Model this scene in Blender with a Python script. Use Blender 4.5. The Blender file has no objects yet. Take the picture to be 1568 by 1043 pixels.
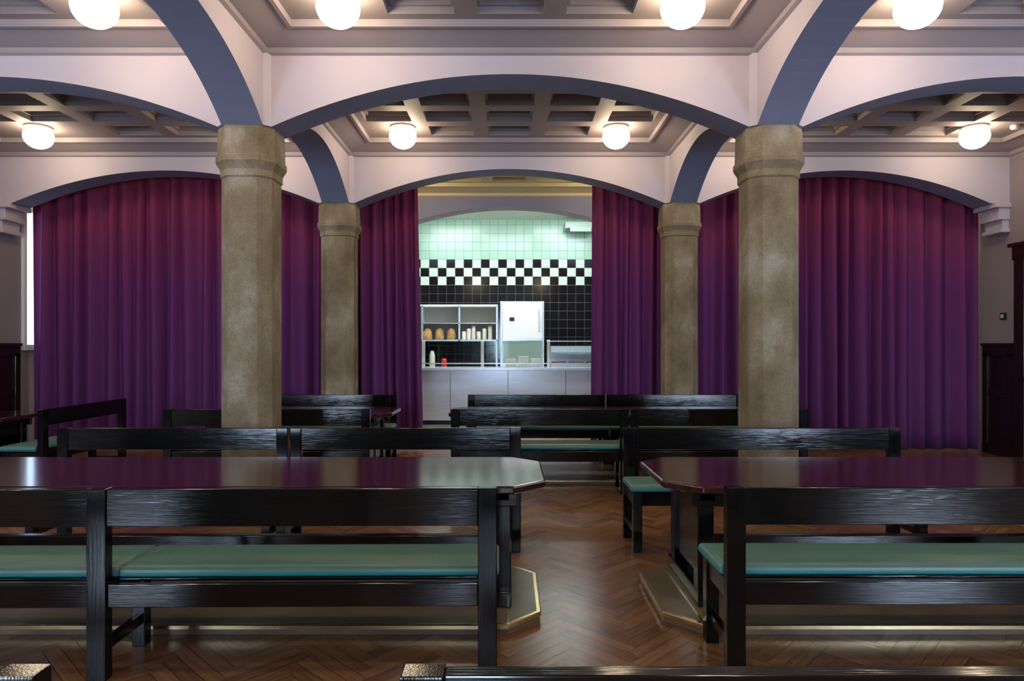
import bpy, math, random
from mathutils import Vector, Matrix
random.seed(7)
scene = bpy.context.scene
D = bpy.data

# ------------------------------------------------------------------ materials
def new_mat(name):
    m = D.materials.new(name); m.use_nodes = True
    nt = m.node_tree; b = nt.nodes["Principled BSDF"]
    return m, nt, b

def mat(name, col, rough=.5, metal=0, var=.0, vscale=6, bump=0, bscale=40, stretch=(1,1,1), coat=0, sheen=0, spec=.5, detail=6, bdist=.01, bdetail=5):
    m, nt, b = new_mat(name)
    N, L = nt.nodes, nt.links
    b.inputs['Base Color'].default_value = (*col, 1)
    b.inputs['Roughness'].default_value = rough
    b.inputs['Metallic'].default_value = metal
    b.inputs['Coat Weight'].default_value = coat
    b.inputs['Coat Roughness'].default_value = .10
    b.inputs['Sheen Weight'].default_value = sheen
    b.inputs['Specular IOR Level'].default_value = spec
    tc = N.new('ShaderNodeTexCoord'); mp = N.new('ShaderNodeMapping')
    mp.inputs['Scale'].default_value = stretch
    L.new(tc.outputs['Object'], mp.inputs['Vector'])
    if var > 0:
        n = N.new('ShaderNodeTexNoise'); n.inputs['Scale'].default_value = vscale
        n.inputs['Detail'].default_value = detail
        L.new(mp.outputs[0], n.inputs['Vector'])
        r = N.new('ShaderNodeValToRGB')
        r.color_ramp.elements[0].position = .3; r.color_ramp.elements[1].position = .7
        r.color_ramp.elements[0].color = (*[c*(1-var) for c in col], 1)
        r.color_ramp.elements[1].color = (*[min(1, c*(1+var)) for c in col], 1)
        L.new(n.outputs['Fac'], r.inputs[0]); L.new(r.outputs[0], b.inputs['Base Color'])
    if bump > 0:
        n2 = N.new('ShaderNodeTexNoise'); n2.inputs['Scale'].default_value = bscale
        n2.inputs['Detail'].default_value = bdetail
        L.new(mp.outputs[0], n2.inputs['Vector'])
        bp = N.new('ShaderNodeBump'); bp.inputs['Strength'].default_value = bump
        bp.inputs['Distance'].default_value = bdist
        L.new(n2.outputs['Fac'], bp.inputs['Height']); L.new(bp.outputs[0], b.inputs['Normal'])
    return m

def emis(name, col, s):
    m, nt, b = new_mat(name)
    b.inputs['Base Color'].default_value = (*col, 1)
    b.inputs['Emission Color'].default_value = (*col, 1)
    b.inputs['Emission Strength'].default_value = s
    return m

PLASTER = mat('plaster_pale_lilac', (.545,.485,.55), .75, var=.05, vscale=1.2, bump=.08, bscale=60)
SOFFIT = mat('paint_blue_grey', (.245,.26,.38), .7, var=.05, vscale=2)
CORNICE = mat('paint_mauve_grey', (.34,.295,.325), .6)
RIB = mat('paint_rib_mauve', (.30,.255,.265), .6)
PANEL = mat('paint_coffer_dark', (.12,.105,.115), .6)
BLACKWOOD = mat('black_stained_oak', (.004,.004,.004), .12, var=.4, vscale=9, bump=.40, bscale=9, stretch=(.45,28,28), coat=0, bdist=.0016, spec=.6, bdetail=2)
BLACKWOODP = mat('black_stained_oak_post', (.004,.004,.004), .13, var=.4, vscale=9, bump=.2, bscale=9, stretch=(24,24,.5), coat=0, bdist=.0012, spec=.45, bdetail=2)
TABLETOP = mat('mahogany_tabletop', (.045,.013,.012), .13, var=.35, vscale=6, bump=.03, bscale=14, stretch=(1,9,9), coat=.45, spec=.5)
CUSH = mat('green_leather', (.115,.23,.18), .38, var=.08, vscale=4, bump=.1, bscale=70)
CUSHE = mat('teal_piping', (.025,.27,.28), .4)
BRASS = mat('brass_edging', (.90,.70,.38), .26, metal=1)
LINO = mat('brown_linoleum', (.19,.145,.09), .30, var=.2, vscale=5)
STEEL = mat('stainless_steel', (.78,.87,.97), .24, metal=.6, var=.06, vscale=3, stretch=(1,1,12))
WHITE = mat('white_enamel', (.85,.85,.83), .35)
GREYP = mat('light_grey_paint', (.6,.62,.6), .5)
DARKW = mat('dark_wainscot_oak', (.018,.008,.007), .3, var=.4, vscale=5, bump=.15, bscale=12, stretch=(6,6,1), coat=.3)
WALLP = mat('wall_plaster', (.31,.265,.285), .8, var=.04, vscale=1.5)
CANOPY = mat('lamp_canopy', (.7,.62,.5), .4)
GLOBE = emis('opal_glass_lit', (1,.80,.54), 26)
TUBE = emis('fluorescent_tube_lit', (.93,1,.94), 50)
TUBE_FILL = emis('servery_fill_tube', (.88,.96,1), 85)  # fill tubes added out of view over the counter front
SKY = emis('daylight_pane', (.60,.76,1.0), 42)
SKYM = emis('daylight_pane_narrow', (.60,.76,1.0), 30)
SKY2 = emis('daylight_pane_overcast', (.55,.74,1.0), 3)
DARKM = mat('dark_plastic', (.02,.02,.02), .4)
BREAD = mat('bread_crust', (.45,.25,.09), .7, var=.3, vscale=12)
RED = mat('red_plastic', (.5,.03,.02), .4)
CUPS = mat('cream_ceramic', (.75,.7,.58), .3)
SERVE_PLASTER = mat('cream_plaster_servery', (.66,.60,.36), .7)
DUCTP = mat('duct_paint', (.36,.46,.39), .5)

def glass():
    m, nt, b = new_mat('clear_glass')
    b.inputs['Base Color'].default_value = (.9,1,.95,1); b.inputs['Roughness'].default_value = .03
    b.inputs['Transmission Weight'].default_value = 1; b.inputs['IOR'].default_value = 1.1
    return m
GLASS = glass()

def stone():
    m, nt, b = new_mat('sandstone'); N, L = nt.nodes, nt.links
    tc = N.new('ShaderNodeTexCoord')
    gi = N.new('ShaderNodeObjectInfo')
    off = N.new('ShaderNodeVectorMath'); off.operation='ADD'
    ml = N.new('ShaderNodeMath'); ml.operation='MULTIPLY'; ml.inputs[1].default_value=37
    L.new(gi.outputs['Random'], ml.inputs[0]); L.new(tc.outputs['Object'], off.inputs[0]); L.new(ml.outputs[0], off.inputs[1])
    def noise(s, d, sc=(1,1,1)):
        mp = N.new('ShaderNodeMapping'); mp.inputs['Scale'].default_value = sc
        L.new(off.outputs[0], mp.inputs[0])
        n = N.new('ShaderNodeTexNoise'); n.inputs['Scale'].default_value = s; n.inputs['Detail'].default_value = d
        L.new(mp.outputs[0], n.inputs['Vector']); return n
    n1 = noise(2.0, 10, (1.2,1.2,.9)); n2 = noise(60, 6)
    n1.inputs['Roughness'].default_value = .6
    r = N.new('ShaderNodeValToRGB'); cr = r.color_ramp
    cr.elements[0].position = .36; cr.elements[0].color = (.175,.13,.075,1)
    cr.elements[1].position = .66; cr.elements[1].color = (.39,.345,.27,1)
    e = cr.elements.new(.52); e.color = (.265,.21,.13,1)
    L.new(n1.outputs['Fac'], r.inputs[0])
    mx = N.new('ShaderNodeMixRGB'); mx.blend_type = 'MULTIPLY'; mx.inputs[0].default_value = .28
    r2 = N.new('ShaderNodeValToRGB'); r2.color_ramp.elements[0].color = (.4,.4,.4,1)
    r2.color_ramp.elements[0].position = .38; r2.color_ramp.elements[1].position = .56
    L.new(n2.outputs['Fac'], r2.inputs[0]); L.new(r.outputs[0], mx.inputs[1]); L.new(r2.outputs[0], mx.inputs[2])
    L.new(mx.outputs[0], b.inputs['Base Color']); b.inputs['Roughness'].default_value = .8
    bp = N.new('ShaderNodeBump'); bp.inputs['Strength'].default_value = .4; bp.inputs['Distance'].default_value = .004
    L.new(n2.outputs['Fac'], bp.inputs['Height']); L.new(bp.outputs[0], b.inputs['Normal'])
    return m
STONE = stone()

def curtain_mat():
    # plum cloth; warm lamplight above and cool daylight below painted as red-to-violet gradient
    m, nt, b = new_mat('plum_wool_light_gradient'); N, L = nt.nodes, nt.links
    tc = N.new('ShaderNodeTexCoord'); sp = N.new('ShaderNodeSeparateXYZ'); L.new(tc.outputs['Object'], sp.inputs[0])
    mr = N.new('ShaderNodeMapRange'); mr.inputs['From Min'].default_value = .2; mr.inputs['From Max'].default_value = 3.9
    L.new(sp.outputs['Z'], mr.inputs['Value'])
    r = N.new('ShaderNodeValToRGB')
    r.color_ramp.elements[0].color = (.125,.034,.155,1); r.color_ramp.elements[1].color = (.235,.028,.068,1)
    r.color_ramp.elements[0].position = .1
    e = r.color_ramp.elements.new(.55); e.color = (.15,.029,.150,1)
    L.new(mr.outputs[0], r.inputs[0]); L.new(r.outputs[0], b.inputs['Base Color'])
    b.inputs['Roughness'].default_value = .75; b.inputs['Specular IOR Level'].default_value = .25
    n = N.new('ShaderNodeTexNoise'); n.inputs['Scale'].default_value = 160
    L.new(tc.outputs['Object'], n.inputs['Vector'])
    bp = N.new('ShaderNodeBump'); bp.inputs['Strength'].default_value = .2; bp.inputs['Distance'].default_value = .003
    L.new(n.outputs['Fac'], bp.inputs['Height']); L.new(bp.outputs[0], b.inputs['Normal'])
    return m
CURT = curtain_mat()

def tile_mat(name, kind, ts=.187, z0=2.82):
    m, nt, b = new_mat(name); N, L = nt.nodes, nt.links
    tc = N.new('ShaderNodeTexCoord'); sp = N.new('ShaderNodeSeparateXYZ'); cb = N.new('ShaderNodeCombineXYZ')
    L.new(tc.outputs['Object'], sp.inputs[0])
    ad = N.new('ShaderNodeMath'); ad.operation = 'ADD'
    L.new(sp.outputs['X'], ad.inputs[0])
    if kind=='floor': ad.inputs[1].default_value=0
    else: L.new(sp.outputs['Y'], ad.inputs[1])
    sb = N.new('ShaderNodeMath'); sb.operation = 'SUBTRACT'; sb.inputs[1].default_value = z0 - ts*20
    L.new(sp.outputs['Y' if kind=='floor' else 'Z'], sb.inputs[0])
    L.new(ad.outputs[0], cb.inputs[0]); L.new(sb.outputs[0], cb.inputs[1]); cb.inputs[2].default_value = ts*.5
    cols = {'green': ((.36,.56,.42),(.41,.61,.47),(.18,.30,.23)), 'black': ((.006,.007,.008),(.009,.01,.011),(.08,.08,.08)), 'check': None,
            'floor': ((.20,.19,.17),(.24,.22,.2),(.1,.1,.1))}[kind]
    br = N.new('ShaderNodeTexBrick'); br.offset = 0; br.squash = 1
    br.inputs['Scale'].default_value = 1; br.inputs['Brick Width'].default_value = ts; br.inputs['Row Height'].default_value = ts
    br.inputs['Mortar Size'].default_value = .0045; br.inputs['Mortar Smooth'].default_value = .1
    L.new(cb.outputs[0], br.inputs['Vector'])
    if cols:
        br.inputs['Color1'].default_value = (*cols[0],1); br.inputs['Color2'].default_value = (*cols[1],1); br.inputs['Mortar'].default_value = (*cols[2],1)
    else:
        ck = N.new('ShaderNodeTexChecker'); ck.inputs['Scale'].default_value = 1/ts
        ck.inputs['Color1'].default_value = (.62,.73,.62,1); ck.inputs['Color2'].default_value = (.007,.008,.009,1)
        L.new(cb.outputs[0], ck.inputs['Vector'])
        L.new(ck.outputs[0], br.inputs['Color1']); L.new(ck.outputs[0], br.inputs['Color2'])
        br.inputs['Mortar'].default_value = (.2,.22,.18,1)
    L.new(br.outputs['Color'], b.inputs['Base Color'])
    b.inputs['Roughness'].default_value = .22 if kind=='green' else .12
    bp = N.new('ShaderNodeBump'); bp.inputs['Strength'].default_value = .3; bp.inputs['Distance'].default_value = .004; bp.invert = True
    L.new(br.outputs['Fac'], bp.inputs['Height']); L.new(bp.outputs[0], b.inputs['Normal'])
    return m
TG = tile_mat('green_wall_tile','green'); TB = tile_mat('black_wall_tile','black'); TC = tile_mat('checker_wall_tile','check')

def parquet():
    m, nt, b = new_mat('oak_herringbone'); N, L = nt.nodes, nt.links
    at = N.new('ShaderNodeAttribute'); at.attribute_name = 'tone'
    uv = N.new('ShaderNodeUVMap'); uv.uv_map = 'UVMap'
    mp = N.new('ShaderNodeMapping'); mp.inputs['Scale'].default_value = (3, 34, 1); L.new(uv.outputs[0], mp.inputs[0])
    n = N.new('ShaderNodeTexNoise'); n.inputs['Scale'].default_value = 1.3; n.inputs['Detail'].default_value = 6; L.new(mp.outputs[0], n.inputs['Vector'])
    ad = N.new('ShaderNodeMath'); ad.operation = 'MULTIPLY_ADD'; ad.inputs[1].default_value = .7
    L.new(n.outputs['Fac'], ad.inputs[0])
    m2 = N.new('ShaderNodeMath'); m2.operation = 'MULTIPLY_ADD'; m2.inputs[1].default_value = .3; m2.inputs[2].default_value = 0
    L.new(at.outputs['Fac'], m2.inputs[0]); L.new(m2.outputs[0], ad.inputs[2])
    r = N.new('ShaderNodeValToRGB'); r.color_ramp.elements[0].position = .2; r.color_ramp.elements[0].color = (.115,.049,.020,1)
    r.color_ramp.elements[1].position = .8; r.color_ramp.elements[1].color = (.35,.175,.078,1)
    L.new(ad.outputs[0], r.inputs[0]); L.new(r.outputs[0], b.inputs['Base Color'])
    b.inputs['Roughness'].default_value = .24
    bp = N.new('ShaderNodeBump'); bp.inputs['Strength'].default_value = .10; bp.inputs['Distance'].default_value = .004
    L.new(n.outputs['Fac'], bp.inputs['Height']); L.new(bp.outputs[0], b.inputs['Normal'])
    return m
PARQ = parquet()

# ------------------------------------------------------------------ mesh builder
class MB:
    def __init__(s): s.v=[]; s.f=[]; s.mi=[]; s.mats=[]; s.sm=[]
    def m(s, mt):
        if mt not in s.mats: s.mats.append(mt)
        return s.mats.index(mt)
    def face(s, pts, mt, smooth=False):
        b=len(s.v); s.v += [tuple(p) for p in pts]; s.f.append(tuple(range(b,b+len(pts)))); s.mi.append(s.m(mt)); s.sm.append(smooth)
    def box(s, x0,x1,y0,y1,z0,z1, mt):
        b=len(s.v)
        s.v += [(x0,y0,z0),(x1,y0,z0),(x1,y1,z0),(x0,y1,z0),(x0,y0,z1),(x1,y0,z1),(x1,y1,z1),(x0,y1,z1)]
        for q in ((3,2,1,0),(4,5,6,7),(0,1,5,4),(1,2,6,5),(2,3,7,6),(3,0,4,7)):
            s.f.append(tuple(b+i for i in q)); s.mi.append(s.m(mt)); s.sm.append(False)
    def rings(s, rings, mt, cap0=True, cap1=True, smooth=False, closed=True):
        b=len(s.v); n=len(rings[0])
        for r in rings: s.v += [tuple(p) for p in r]
        k=s.m(mt)
        for i in range(len(rings)-1):
            for j in range(n if closed else n-1):
                j2=(j+1)%n
                s.f.append((b+i*n+j,b+i*n+j2,b+(i+1)*n+j2,b+(i+1)*n+j)); s.mi.append(k); s.sm.append(smooth)
        if cap0: s.f.append(tuple(b+j for j in reversed(range(n)))); s.mi.append(k); s.sm.append(False)
        if cap1: s.f.append(tuple(b+(len(rings)-1)*n+j for j in range(n))); s.mi.append(k); s.sm.append(False)
    def lathe(s, prof, cx, cy, mt, n=28, smooth=True, cap0=True, cap1=True):
        s.rings([[(cx+r*math.cos(2*math.pi*j/n), cy+r*math.sin(2*math.pi*j/n), z) for j in range(n)] for r,z in prof], mt, cap0, cap1, smooth)
    def mesh(s, name):
        me=D.meshes.new(name); me.from_pydata(s.v,[],s.f)
        for mt in s.mats: me.materials.append(mt)
        me.polygons.foreach_set('material_index', s.mi); me.polygons.foreach_set('use_smooth', s.sm)
        me.update(); return me
    def obj(s, name, loc=(0,0,0), rot=0, bevel=0, seg=2):
        return place(s.mesh(name), name, loc, rot, bevel, seg)
def place(me, name, loc=(0,0,0), rot=0, bevel=0, seg=2):
    o=D.objects.new(name, me); scene.collection.objects.link(o)
    o.location=loc; o.rotation_euler=(0,0,rot)
    if bevel:
        md=o.modifiers.new('bevel','BEVEL'); md.width=bevel; md.segments=seg; md.limit_method='ANGLE'; md.angle_limit=math.radians(40)
    return o

# ------------------------------------------------------------------ layout constants
XL, XR = -6.90, 6.74
CX = [-2.307, 2.342]
HB = .18
YB = -3.0
ZS = 3.42
ZT = 4.6

# ------------------------------------------------------------------ floor (herringbone)
def make_floor():
    W, Ln = .075, .45
    g=.0012
    vs=[]; fs=[]; uvs=[]; tones=[]
    c=math.cos(math.pi/4)
    def rot(x,y): return (c*(x-y), c*(x+y))
    def add(x0,y0,x1,y1,horiz):
        cx,cy=rot((x0+x1)/2,(y0+y1)/2)
        if not (XL-.1<cx<XR+.1 and YB-.1<cy<11.95): return
        b=len(vs)
        for x,y in ((x0+g,y0+g),(x1-g,y0+g),(x1-g,y1-g),(x0+g,y1-g)):
            a=rot(x,y); vs.append((a[0],a[1],0))
        fs.append((b,b+1,b+2,b+3))
        o1,o2=random.random()*30,random.random()*30
        if horiz: uvs.extend([(o1,o2),(o1+Ln,o2),(o1+Ln,o2+W),(o1,o2+W)])
        else: uvs.extend([(o1,o2),(o1,o2+W),(o1+Ln,o2+W),(o1+Ln,o2)])
        t=random.random(); tones.extend([(t,t,t,1)]*4)
    for i in range(-300,300):
        for j in range(-24,24):
            x=i*W+j*2*Ln; y=i*W
            a=rot(x,y)
            if not (XL-1<a[0]<XR+1 and YB-1<a[1]<12.8): continue
            add(x,y,x+Ln,y+W,True)
            add(x+Ln,y+W-Ln,x+Ln+W,y+W,False)
    b=len(vs)
    vs.extend([(XL,YB,-.004),(XR,YB,-.004),(XR,12,-.004),(XL,12,-.004)]); fs.append((b,b+1,b+2,b+3))
    uvs.extend([(0,0)]*4); tones.extend([(0,0,0,1)]*4)
    me=D.meshes.new('floor'); me.from_pydata(vs,[],fs)
    u=me.uv_layers.new(name='UVMap'); u.data.foreach_set('uv',[k for p in uvs for k in p])
    ca=me.color_attributes.new('tone','FLOAT_COLOR','CORNER'); ca.data.foreach_set('color',[k for p in tones for k in p])
    me.materials.append(PARQ)
    dk=mat('parquet_joint',(.015,.008,.005),.6); me.materials.append(dk); me.polygons[len(fs)-1].material_index=1
    me.update(); place(me,'floor')
make_floor()
b=MB(); b.box(-3.6,3.6,12.0,15.0,-.1,0,tile_mat('kitchen_floor_tile','floor',.2,0)); b.obj('floor_kitchen')

# ------------------------------------------------------------------ walls
b=MB(); b.box(XL-.3,XL,YB-.3,12.1,-.1,ZT,WALLP); b.obj('wall_left')
b=MB(); b.box(XR,XR+.3,YB-.3,12.1,-.1,ZT,WALLP); b.obj('wall_right')
b=MB(); b.box(XL,XR,YB-.3,YB,-.1,ZT,WALLP); b.obj('wall_south')
b=MB()
b.box(XL,CX[0]-.2,11.6,12.0,-.1,ZT,WALLP); b.box(CX[1]+.2,XR,11.6,12.0,-.1,ZT,WALLP); b.obj('wall_north')
KY=14.8
b=MB()
b.box(-3.6,3.6,KY,KY+.2,-.1,2.82,TB); b.box(-3.6,3.6,KY,KY+.2,2.82,2.82+.187*3,TC); b.box(-3.6,3.6,KY,KY+.2,2.82+.187*3,4.6,TG)
b.obj('wall_kitchen_back')
for nm,x0,x1 in (('wall_kitchen_left',-3.6,-3.4),('wall_kitchen_right',3.4,3.6)):
    b=MB(); b.box(x0,x1,12.0,KY,-.1,2.82,TB); b.box(x0,x1,12.0,KY,2.82,3.381,TC); b.box(x0,x1,12.0,KY,3.381,4.6,TG); b.obj(nm)
b=MB(); b.box(-3.6,3.6,12.0,15,4.25,4.6,mat('kitchen_ceiling_paint',(.7,.72,.6),.7)); b.obj('ceiling_kitchen')

def wainscot(name, side, y0, y1):
    b=MB(); x = XL if side<0 else XR; d = 1 if side<0 else -1
    def bx(a0,a1,ya,yb,z0,z1):
        xa,xb = sorted((x+d*a0, x+d*a1)); b.box(xa,xb,ya,yb,z0,z1,DARKW)
    bx(0.001,.02,y0,y1,0,1.5); bx(0.001,.05,y0,y1,0,.15); bx(0.001,.045,y0,y1,1.36,1.5); bx(0.001,.07,y0,y1,1.5,1.54); bx(0.001,.04,y0,y1,.8,.9)
    n=max(1,round((y1-y0)/.7)); 
    for i in range(n+1):
        yy=y0+(y1-y0-.1)*i/n; bx(0.001,.045,yy,yy+.1,.15,1.4)
    b.obj(name, bevel=.004)
wainscot('wainscot_left',-1,YB,9.60)
wainscot('wainscot_right',1,YB,7.65); wainscot('wainscot_right',1,9.05,9.64)

b=MB(); X1=XR-.002
b.box(XR-.09,X1,7.72,7.9,0,2.80,DARKW); b.box(XR-.09,X1,8.8,8.98,0,2.80,DARKW); b.box(XR-.1,X1,7.7,9.0,2.63,2.80,DARKW); b.box(XR-.13,X1,7.66,9.04,2.80,2.85,DARKW)
b.box(XR-.04,X1,7.9,8.8,0.02,2.63,DARKW)
for z0,z1 in ((.2,1.0),(1.15,1.9),(2.0,2.5)):
    for ya in (8.0,8.4): b.box(XR-.06,XR-.035,ya,ya+.32,z0,z1,BLACKWOODP)
b.lathe([(.012,1.05),(.028,1.06),(.028,1.1),(.012,1.11)],XR-.09,8.7,BRASS,12)
b.obj('door_1',bevel=.006)
b=MB(); b.box(XR-.03,X1,9.22,9.32,1.86,1.95,DARKM); b.box(XR-.035,XR-.03,9.24,9.30,1.88,1.93,GREYP); b.obj('thermostat',bevel=.004)

def window(name, axis, pos, a0,a1,z0,z1, nrm, sill=True, S=SKY, bar=True):
    b=MB()
    def bx(aa,ab,d0,d1,za,zb,m):
        p,q=sorted((pos+nrm*d0,pos+nrm*d1))
        if axis=='x': b.box(p,q,aa,ab,za,zb,m)
        else: b.box(aa,ab,p,q,za,zb,m)
    bx(a0,a1,.002,.012,z0,z1,S)
    for aa,ab,za,zb in ((a0-.05,a0,z0-.08,z1+.08),(a1,a1+.08,z0-.08,z1+.08),(a0,a1,z0-.08,z0),(a0,a1,z1,z1+.08)): bx(aa,ab,0,.05,za,zb,WHITE)
    mid=(a0+a1)/2; bx(mid-.03,mid+.03,0,.04,z0,z1,WHITE)
    zz=z0+(z1-z0)*.65
    if bar: bx(a0,a1,0,.04,zz-.02,zz+.02,WHITE)
    if sill: bx(a0-.15,a1+.15,0,.14,z0-.12,z0-.08,WHITE)
    b.obj(name)
window('window_1','x',XL,9.72,11.3,1.52,3.42,1,False,SKY2,False)
window('window_2','y',YB,-.6,0,1.0,2.6,1,S=SKYM)
window('window_4','y',YB,-5.2,-4.0,1.0,2.5,1)
window('window_5','y',YB,4.9,6.1,1.0,2.5,1)
window('fill_window_6','x',XL,1.3,3.0,1.75,3.3,1,S=SKY2)  # this and the next three: out-of-view windows added for cool side light
window('fill_window_7','x',XL,3.5,5.2,1.75,3.3,1,S=SKY2)
window('fill_window_8','x',XR,1.3,3.0,1.75,3.3,-1,S=SKY2)
window('fill_window_9','x',XR,3.5,5.2,1.75,3.3,-1,S=SKY2)

# ------------------------------------------------------------------ columns
def octo(w, cx, cy, z, k=.56):
    q=w*k
    return [(cx+x,cy+y,z) for x,y in ((-q,-w),(q,-w),(w,-q),(w,q),(q,w),(-q,w),(-w,q),(-w,-q))]
prof=[(.31,0),(.31,.06),(.30,.09),(.27,.12),(.226,.18),(.224,2.97),(.235,2.985),(.235,3.04),(.243,3.06),(.268,3.11),(.268,3.15),(.255,3.17),(.252,3.37),(.247,3.42)]
cb_=MB(); cb_.rings([octo(w,0,0,z) for w,z in prof],STONE); cm=cb_.mesh('stone_column')
for y in (0.6,6.15,9.35):
    for x in CX: place(cm,'stone_column',(x,y,0),0,.008,2)

def corbel(x, y, d):
    b=MB()
    for p,hw,z0,z1 in ((.22,.22,3.36,3.42),(.15,.19,3.20,3.36),(.09,.17,3.08,3.20),(.12,.19,3.03,3.08)):
        xa,xb=sorted((x,x+d*p)); b.box(xa,xb,y-hw,y+hw,z0,z1,PLASTER)
    b.obj('wall_corbel',bevel=.006)
for y in (.6,6.15,9.35):
    corbel(XL,y,1); corbel(XR,y,-1)

# ------------------------------------------------------------------ arched beams
def arch_beam(name, axis, a0, a1, c, rise, p=2.0, hb=HB, ztop=ZT, ea=0, eb=0, n=40, FM=PLASTER, SM=SOFFIT):
    b=MB()
    pts=[]
    for i in range(n+1):
        u=-math.cos(math.pi*i/n)
        u=-1+2*i/n if p<2.5 else u
        a=(a0+a1)/2+u*(a1-a0)/2
        pts.append((a, ZS+rise*(1-abs(u)**p)))
    def P(a,d,z): return (a,c+d,z) if axis=='x' else (c+d,a,z)
    for i in range(n):
        (x0,z0),(x1,z1)=pts[i],pts[i+1]
        b.face([P(x0,-hb,z0),P(x1,-hb,z1),P(x1,-hb,ztop),P(x0,-hb,ztop)],FM)
        b.face([P(x1,hb,z1),P(x0,hb,z0),P(x0,hb,ztop),P(x1,hb,ztop)],FM)
        b.face([P(x0,hb,z0),P(x1,hb,z1),P(x1,-hb,z1),P(x0,-hb,z0)],SM)
    for xa,xb in ((a0-ea,a0),(a1,a1+eb)):
        if xb-xa>0:
            b.face([P(xa,-hb,ZS),P(xb,-hb,ZS),P(xb,-hb,ztop),P(xa,-hb,ztop)],FM)
            b.face([P(xb,hb,ZS),P(xa,hb,ZS),P(xa,hb,ztop),P(xb,hb,ztop)],FM)
            b.face([P(xa,hb,ZS),P(xb,hb,ZS),P(xb,-hb,ZS),P(xa,-hb,ZS)],SM)
    return b.obj(name)
R=.235
for y in (.6,6.15,9.35):
    arch_beam('arched_beam','x',CX[0]+R,CX[1]-R,y,.46)
    arch_beam('arched_beam','x',XL+.22,CX[0]-R,y,.44,ea=.22)
    arch_beam('arched_beam','x',CX[1]+R,XR-.26,y,.44,eb=.26)
arch_beam('arched_beam','x',CX[0]+.15,CX[1]-.15,11.8,.46,FM=SOFFIT,SM=PLASTER)
for x in CX:
    arch_beam('arched_beam','y',.6+R,6.15-R,x,.50,p=3.6)
    arch_beam('arched_beam','y',6.15+R,9.35-R,x,.46)
    arch_beam('arched_beam','y',9.35+R,11.6,x,.42)
    arch_beam('arched_beam','y',YB,.6-R,x,.46)
for y in (.6,6.15,9.35):
    for x in CX:
        b=MB(); b.rings([octo(.235,x,y,3.42,.78),octo(.235,x,y,ZT,.78)],PLASTER); b.obj('arch_pier')

# ------------------------------------------------------------------ coffered ceiling
xb=[(XL,CX[0]-HB),(CX[0]+HB,CX[1]-HB),(CX[1]+HB,XR)]
yb=[(YB,.6-HB),(.6+HB,6.15-HB),(6.15+HB,9.35-HB),(9.35+HB,11.62)]
LAMPY={0:[-1.2],1:[2.2,5.2],2:[8.4],3:[10.4]}
LAMPX=[(-5.78,-3.15),(-1.295,1.33),(3.12,5.74)]
cl=MB()
for bi,(x0,x1) in enumerate(xb):
    for bj,(y0,y1) in enumerate(yb):
        cm_=CORNICE if not(bi==1 and bj==3) else SERVE_PLASTER
        rm_=RIB if not(bi==1 and bj==3) else SERVE_PLASTER
        prof=[(0,4.04),(.03,4.055),(.03,4.10),(.055,4.105),(.30,4.165),(.30,4.14),(.335,4.14),(.335,4.2)]
        rr=[[(x0+i,y0+i,z),(x1-i,y0+i,z),(x1-i,y1-i,z),(x0+i,y1-i,z)] for i,z in prof]
        cl.rings(rr,cm_,False,False)
        ix0,ix1,iy0,iy1=x0+.335,x1-.335,y0+.335,y1-.335
        nx=5; ny=max(3,round((iy1-iy0)/.54)); px=(ix1-ix0)/nx; py=(iy1-iy0)/ny
        Z=4.2; rb=.09
        for i in range(nx):
            for j in range(ny):
                a,c_=ix0+i*px,iy0+j*py; A,C=a+px,c_+py
                mid=((a+A)/2,(c_+C)/2)
                if any(abs(mid[0]-lx)<px*.55 and abs(mid[1]-ly)<py*.6 for lx in LAMPX[bi] for ly in LAMPY[bj]):
                    cl.face([(a,c_,Z),(a,C,Z),(A,C,Z),(A,c_,Z)],rm_); continue
                def ring(e,z): return [(a+e,c_+e,z),(A-e,c_+e,z),(A-e,C-e,z),(a+e,C-e,z)]
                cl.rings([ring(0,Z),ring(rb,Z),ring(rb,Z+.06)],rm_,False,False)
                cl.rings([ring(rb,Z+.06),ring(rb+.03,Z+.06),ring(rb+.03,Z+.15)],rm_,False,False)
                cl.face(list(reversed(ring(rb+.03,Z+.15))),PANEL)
cl.box(XL-.3,XR+.3,YB-.3,12.0,4.5,4.62,CORNICE)
cl.obj('ceiling')

lm=MB()
gp=[]
for i in range(15):
    t=-math.pi/2+ (math.pi/2+.75)*i/14
    gp.append((max(.002,.166*math.cos(t)), .150*math.sin(t)))
lm.lathe(gp,0,0,GLOBE,32)
lm.lathe([(.115,.09),(.15,.09),(.155,.105),(.15,.119)],0,0,CANOPY,32)
me=lm.mesh('ceiling_globe_lamp')
for bi in range(3):
    for bj,ys in LAMPY.items():
        for lx in LAMPX[bi]:
            if bj==3: lx = lx*1.0 if bi!=1 else (lx*1.2)
            for ly in ys: place(me,'ceiling_globe_lamp',(lx,ly,4.08))
b=MB(); b.lathe([(.05,4.2),(.05,4.17),(.03,4.15)],6.2,8.35,WHITE,16); b.obj('smoke_detector')

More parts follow.
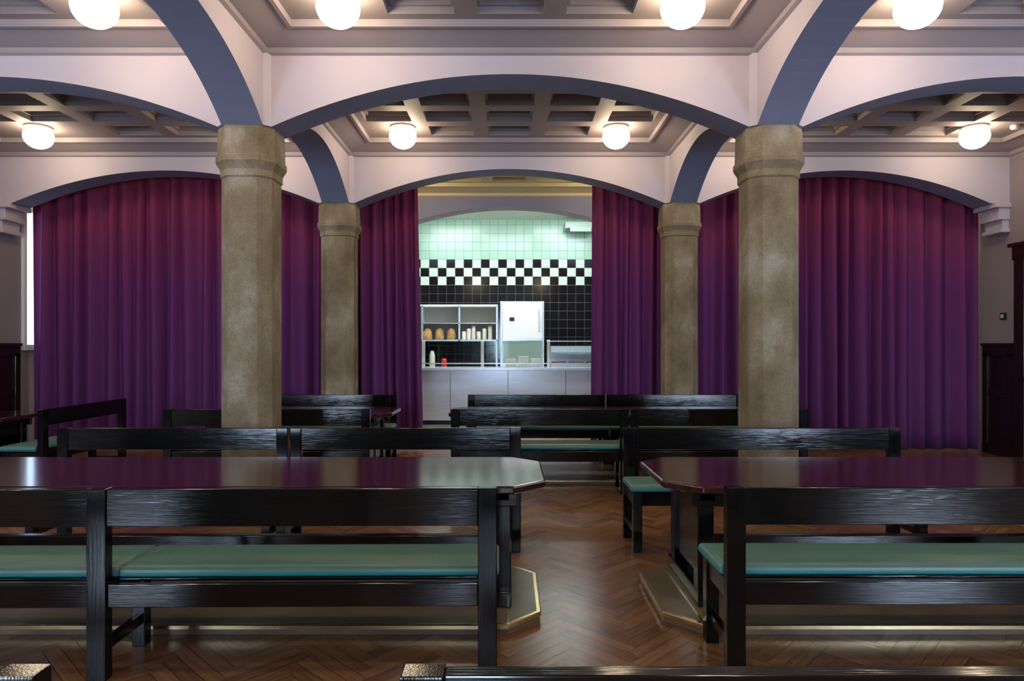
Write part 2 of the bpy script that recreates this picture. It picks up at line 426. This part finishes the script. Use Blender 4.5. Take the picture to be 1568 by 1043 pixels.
# ------------------------------------------------------------------ curtains
def curtain(name, xt0,xt1,xb0,xb1, y, z0,z1, pitch, amp, seed):
    rnd=random.Random(seed); n=int((xt1-xt0)/.010); rows=16
    ph=[];a=0; am=[]
    target=1; cur=1; ta=1; ca=1
    for i in range(n+1):
        if i%22==0: target=rnd.uniform(.6,1.45); ta=rnd.uniform(.5,1.35)
        cur+=(target-cur)*.12; ca+=(ta-ca)*.1
        a+=2*math.pi*.010/pitch*cur; ph.append(a); am.append(ca)
    vs=[];fs=[]
    for r in range(rows+1):
        t=r/rows; z=z1+(z0-z1)*t
        for i in range(n+1):
            u=i/n; x=(xt0+(xt1-xt0)*u)*(1-t)+(xb0+(xb1-xb0)*u)*t
            w=math.sin(ph[i])+.22*math.sin(2*ph[i]+1.3)+.15*math.sin(ph[i]*.37+2*t)
            edge=min(1,i/8,(n-i)/8)
            vs.append((x+edge*(.25*pitch*.35*math.cos(ph[i])+.014*math.sin(ph[i]*.5+2.5*t)), y+amp*am[i]*w*(.75+.35*t), z))
    for r in range(rows):
        for i in range(n):
            k=r*(n+1)+i; fs.append((k,k+n+1,k+n+2,k+1))
    me=D.meshes.new(name); me.from_pydata(vs,[],fs); me.materials.append(CURT)
    me.polygons.foreach_set('use_smooth',[True]*len(fs)); me.update()
    o=place(me,name); md=o.modifiers.new('thick','SOLIDIFY'); md.thickness=.004
CYY=9.76
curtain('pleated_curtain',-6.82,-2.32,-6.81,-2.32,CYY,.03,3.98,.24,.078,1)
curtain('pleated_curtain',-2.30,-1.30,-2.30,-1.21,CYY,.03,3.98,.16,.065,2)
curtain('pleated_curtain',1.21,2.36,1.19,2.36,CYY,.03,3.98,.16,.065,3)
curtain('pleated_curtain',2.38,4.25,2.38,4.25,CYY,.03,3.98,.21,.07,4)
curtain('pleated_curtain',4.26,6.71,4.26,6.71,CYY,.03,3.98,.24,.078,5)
b=MB(); b.box(XL,XR,CYY-.02,CYY+.02,3.98,4.02,DARKM); b.obj('curtain_rail')

# ------------------------------------------------------------------ benches
def bench_mesh(Ln, nm='wooden_bench', bays=1):
    b=MB(); H=.86; pw=.085
    xs=[0,Ln-pw] if bays==1 else [0,Ln/2-pw/2,Ln-pw]
    for x0 in xs:
        b.box(x0,x0+pw,0,.06,0,H,BLACKWOODP)
        b.box(x0+.01,x0+.075,.36,.425,0,.43,BLACKWOODP)
        b.box(x0+.02,x0+.065,.06,.36,.33,.425,BLACKWOOD)
        b.box(x0+.025,x0+.06,.06,.36,.11,.16,BLACKWOOD)
    for xa,xb_ in zip(xs[:-1],xs[1:]):
        b.box(xa+pw,xb_,.008,.052,.69,H-.001,BLACKWOOD)
        b.box(xa+pw,xb_,.015,.045,.325,.43,BLACKWOOD)
    b.box(.075,Ln-.075,.375,.41,.335,.43,BLACKWOOD)
    b.box(.0,Ln,.065,.435,.428,.442,BLACKWOOD)
    cs=[(-.01,Ln+.01)] if bays==1 else [(-.01,Ln/2+.06),(Ln/2+.062,Ln+.01)]
    for ca,cb in cs:
        def ring(e,z): return [(ca+e,.07+e,z),(cb-e,.07+e,z),(cb-e,.445-e,z),(ca+e,.445-e,z)]
        b.rings([ring(.008,.443),ring(0,.449),ring(0,.464)],CUSHE,True,False)
        b.rings([ring(0,.464),ring(.003,.476),ring(.012,.486),ring(.03,.491),ring(.08,.494)],CUSH,False,True)
    return b.mesh(nm)
B18=bench_mesh(1.8); B22=bench_mesh(2.16); B15=bench_mesh(1.5); B21=bench_mesh(2.1); B36=bench_mesh(3.58,bays=2)
def bench(me, x, y, rot=0): return place(me,'wooden_bench',(x,y,0),rot,.004,2)
def flip(me, Ln, x, yback): return bench(me, x+Ln, yback, math.pi)
bench(B36,-3.63,3.02,.013)
bench(B22,.99,3.08); bench(B22,3.17,3.08)
flip(B18,1.8,-3.52,5.38); flip(B18,1.8,-1.70,5.38); flip(B22,2.16,.90,5.38)
bench(B18,-.58,6.91); bench(B18,1.24,6.91); bench(B21,-3.5,6.91)
flip(B18,1.8,-.53,9.03); flip(B18,1.8,1.29,9.03); flip(B21,2.1,-3.57,9.03)
bench(B15,-4.68,6.87,math.pi/2)
flip(B22,2.16,-.21,1.378); flip(B22,2.16,-3.08,1.378)

# ------------------------------------------------------------------ tables
def table(x0,x1,y0,y1):
    b=MB(); L=x1-x0; W=y1-y0; c=.19
    def poly(e): 
        k=c*.95
        return [(k,e),(L-k,e),(L-e,k),(L-e,W-k),(L-k,W-e),(k,W-e),(e,W-k),(e,k)]
    b.rings([[(x,y,z) for x,y in poly(e)] for e,z in ((.02,.705),(.002,.712),(0,.74),(.006,.75))],TABLETOP)
    b.box(.16,L-.16,.14,.165,.61,.705,BLACKWOOD); b.box(.16,L-.16,W-.165,W-.14,.61,.705,BLACKWOOD)
    for xx in (.2,L-.29):
        for yy in (.17,W-.26):
            b.box(xx,xx+.09,yy,yy+.09,.055,.705,BLACKWOODP)
        b.box(xx+.02,xx+.07,.26,W-.26,.2,.705,BLACKWOODP)
        b.box(xx-.01,xx+.10,.13,W-.13,.055,.14,BLACKWOOD)
        b.box(xx+.0,xx+.09,.14,W-.14,.64,.705,BLACKWOOD)
    b.box(.25,L-.25,W/2-.03,W/2+.03,.25,.36,BLACKWOOD)
    b.obj('dining_table',(x0,y0,0),0,.005,2)
def plinth(x0,x1,y0,y1):
    b=MB(); L=x1-x0; W=y1-y0; c=.18
    def poly(e):
        k=c+e*.4
        return [(k,e),(L-k,e),(L-e,k),(L-e,W-k),(L-k,W-e),(k,W-e),(e,W-k),(e,k)]
    b.rings([[(x,y,z) for x,y in poly(e)] for e,z in ((.008,.0),(.008,.028))],LINO,True,False)
    b.rings([[(x,y,z) for x,y in poly(e)] for e,z in ((.008,.028),(0,.030),(0,.048),(.005,.053),(.024,.053))],BRASS,False,False)
    b.rings([[(x,y,z) for x,y in poly(e)] for e,z in ((.024,.053),(.025,.0525))],LINO,False,True)
    for xx in (c,L-c): b.box(xx-.006,xx+.006,.02,W-.02,.0525,.0545,BRASS)
    b.obj('table_plinth',(x0,y0,0))
for x0,x1,y0,y1 in ((-3.7,.21,3.64,4.62),(.86,4.9,3.64,4.62),(-.67,3.1,7.48,8.46),(-3.6,-1.3,7.48,8.46)):
    table(x0,x1,y0,y1); plinth(x0-.02,x1-.03 if x1<.5 else x1,y0-.10,y1-.08)
table(-6.7,-5.25,6.9,7.9); plinth(-6.72,-5.25,6.9,7.85)

# ------------------------------------------------------------------ kitchen
b=MB()
b.box(-3.3,3.3,13.02,13.7,.08,1.04,STEEL); b.box(-3.3,3.3,13.08,13.7,0,.08,DARKM)
b.box(-3.3,3.3,12.96,13.74,1.04,1.09,STEEL)
for x in (-2.2,-1.1,0,1.1,2.2): b.box(x-.004,x+.004,13.012,13.02,.1,1.03,DARKM)
b.obj('serving_counter',bevel=.005)
b=MB()
for x in (-1.65,-.5,.79,1.95): b.box(x-.03,x+.03,13.3,13.34,1.09,1.62,WHITE)
b.box(-1.7,2.0,13.2,13.28,1.60,1.62,GLASS); b.box(-1.7,2.0,13.2,13.22,1.25,1.6,GLASS)
b.box(.75,2.0,13.19,13.29,1.585,1.605,STEEL); b.box(-1.7,2.0,13.28,13.3,1.15,1.17,STEEL)
b.obj('glass_sneeze_guard')
FOOD=mat('food_brown',(.25,.12,.05),.5,var=.4,vscale=20)
b=MB()
b.box(.85,1.90,13.36,13.68,1.09,1.16,STEEL); b.box(.85,1.90,13.62,13.66,1.16,1.5,STEEL)
for x in (1.0,1.35,1.7): b.box(x-.14,x+.14,13.38,13.58,1.16,1.2,FOOD)
b.box(.85,1.90,13.36,13.6,1.36,1.38,STEEL)
b.obj('heated_food_display')
b=MB(); y0,y1=14.3,14.75
b.box(-2.4,-.22,y0,y1,1.60,1.635,STEEL); b.box(-2.4,-.22,y0,y1,2.33,2.37,WHITE); b.box(-2.4,-.22,y0,y1,1.97,1.985,STEEL)
for x in (-2.4,-1.82,-1.04,-.25): b.box(x,x+.035,y0,y1,1.60,2.35,STEEL)
b.box(-2.4,-.22,y1-.02,y1,1.6,2.35,mat('shelf_back',(.35,.33,.27),.6))
b.box(-2.4,-.22,y0,y1,.98,1.02,STEEL)
for x in (-2.4,-.26): b.box(x,x+.04,y0+.02,y1,0,1.6,STEEL)
b.obj('shelf_unit')
b=MB()
for x in (-1.7,-1.45,-1.2):
    b.lathe([(.09,1.637),(.10,1.7),(.09,1.8),(.05,1.87),(.01,1.885)],x,14.45,BREAD,16)
b.obj('bread_loaves')
b=MB()
for i,x in enumerate((-.93,-.83,-.73,-.62,-.5,-.38)):
    h=.16+.06*(i%3); b.lathe([(.035,1.637),(.045,1.65),(.045,1.636+h),(.03,1.65+h)],x,14.42,CUPS,14)
b.obj('stacked_cups')
b=MB(); b.lathe([(.05,1.021),(.06,1.05),(.06,1.2),(.04,1.24)],-1.35,14.4,RED,14); b.lathe([(.05,1.021),(.06,1.05),(.06,1.3),(.03,1.4)],-1.6,14.4,CUPS,14); b.obj('condiment_bottles')
b=MB()
b.box(-.16,.74,14.05,14.7,0.9,2.42,STEEL); b.box(-.12,.70,14.02,14.05,1.66,2.38,WHITE)
b.box(-.16,-.12,14.0,14.05,.9,2.42,STEEL); b.box(.70,.74,14.0,14.05,.9,2.42,STEEL); b.box(-.12,.70,14.0,14.05,1.60,1.65,STEEL)
b.box(-.10,.68,14.03,14.05,1.15,1.59,GREYP); b.box(-.1,.68,14.0,14.012,1.15,1.59,GLASS)
b.box(.03,.13,14.005,14.02,2.02,2.09,DARKM); b.box(.62,.65,13.99,14.02,1.8,2.25,STEEL); b.box(-.1,.1,14.1,14.6,0,.9,STEEL); b.box(.5,.7,14.1,14.6,0,.9,STEEL)
b.obj('display_refrigerator',bevel=.008)
b=MB(); 
for i in range(3):
    b.box(-.05+i*.25,.15+i*.25,13.4,13.6,1.09,1.25+.05*(i%2),WHITE)
    b.box(-.03+i*.25,.13+i*.25,13.385,13.4,1.12,1.2,GREYP)
b.obj('coffee_machine',bevel=.01)
b=MB(); b.box(1.2,2.6,14.35,14.79,3.98,4.12,DUCTP); b.box(1.3,1.75,14.3,14.36,3.9,4.02,DUCTP); b.obj('ventilation_duct',bevel=.01)
for y,T,xs in ((12.22,TUBE_FILL,(-1.5,0,1.5)),(13.5,TUBE,(-1.2,1.2))):  # front row is added, hidden by the arch, to brighten the counter
    for x in xs:
        b=MB(); b.box(x-.6,x+.6,y-.1,y+.1,4.19,4.249,WHITE); b.box(x-.57,x+.57,y-.07,y+.07,4.165,4.19,T); b.obj('kitchen_and_fill_tube_light')

# ------------------------------------------------------------------ world + camera
w=D.worlds.new('world'); scene.world=w; w.use_nodes=True
w.node_tree.nodes['Background'].inputs[0].default_value=(.35,.45,.7,1); w.node_tree.nodes['Background'].inputs[1].default_value=.3
cam=D.cameras.new('camera'); co=D.objects.new('camera',cam); scene.collection.objects.link(co)
co.location=(0,0,1.5); co.rotation_euler=(math.pi/2,0,0)
cam.sensor_width=36; cam.lens=36*1045/1568; cam.shift_x=6/1568; cam.shift_y=8.5/1568; cam.clip_start=.05
scene.camera=co
scene.view_settings.view_transform='Standard'
scene.view_settings.exposure=0
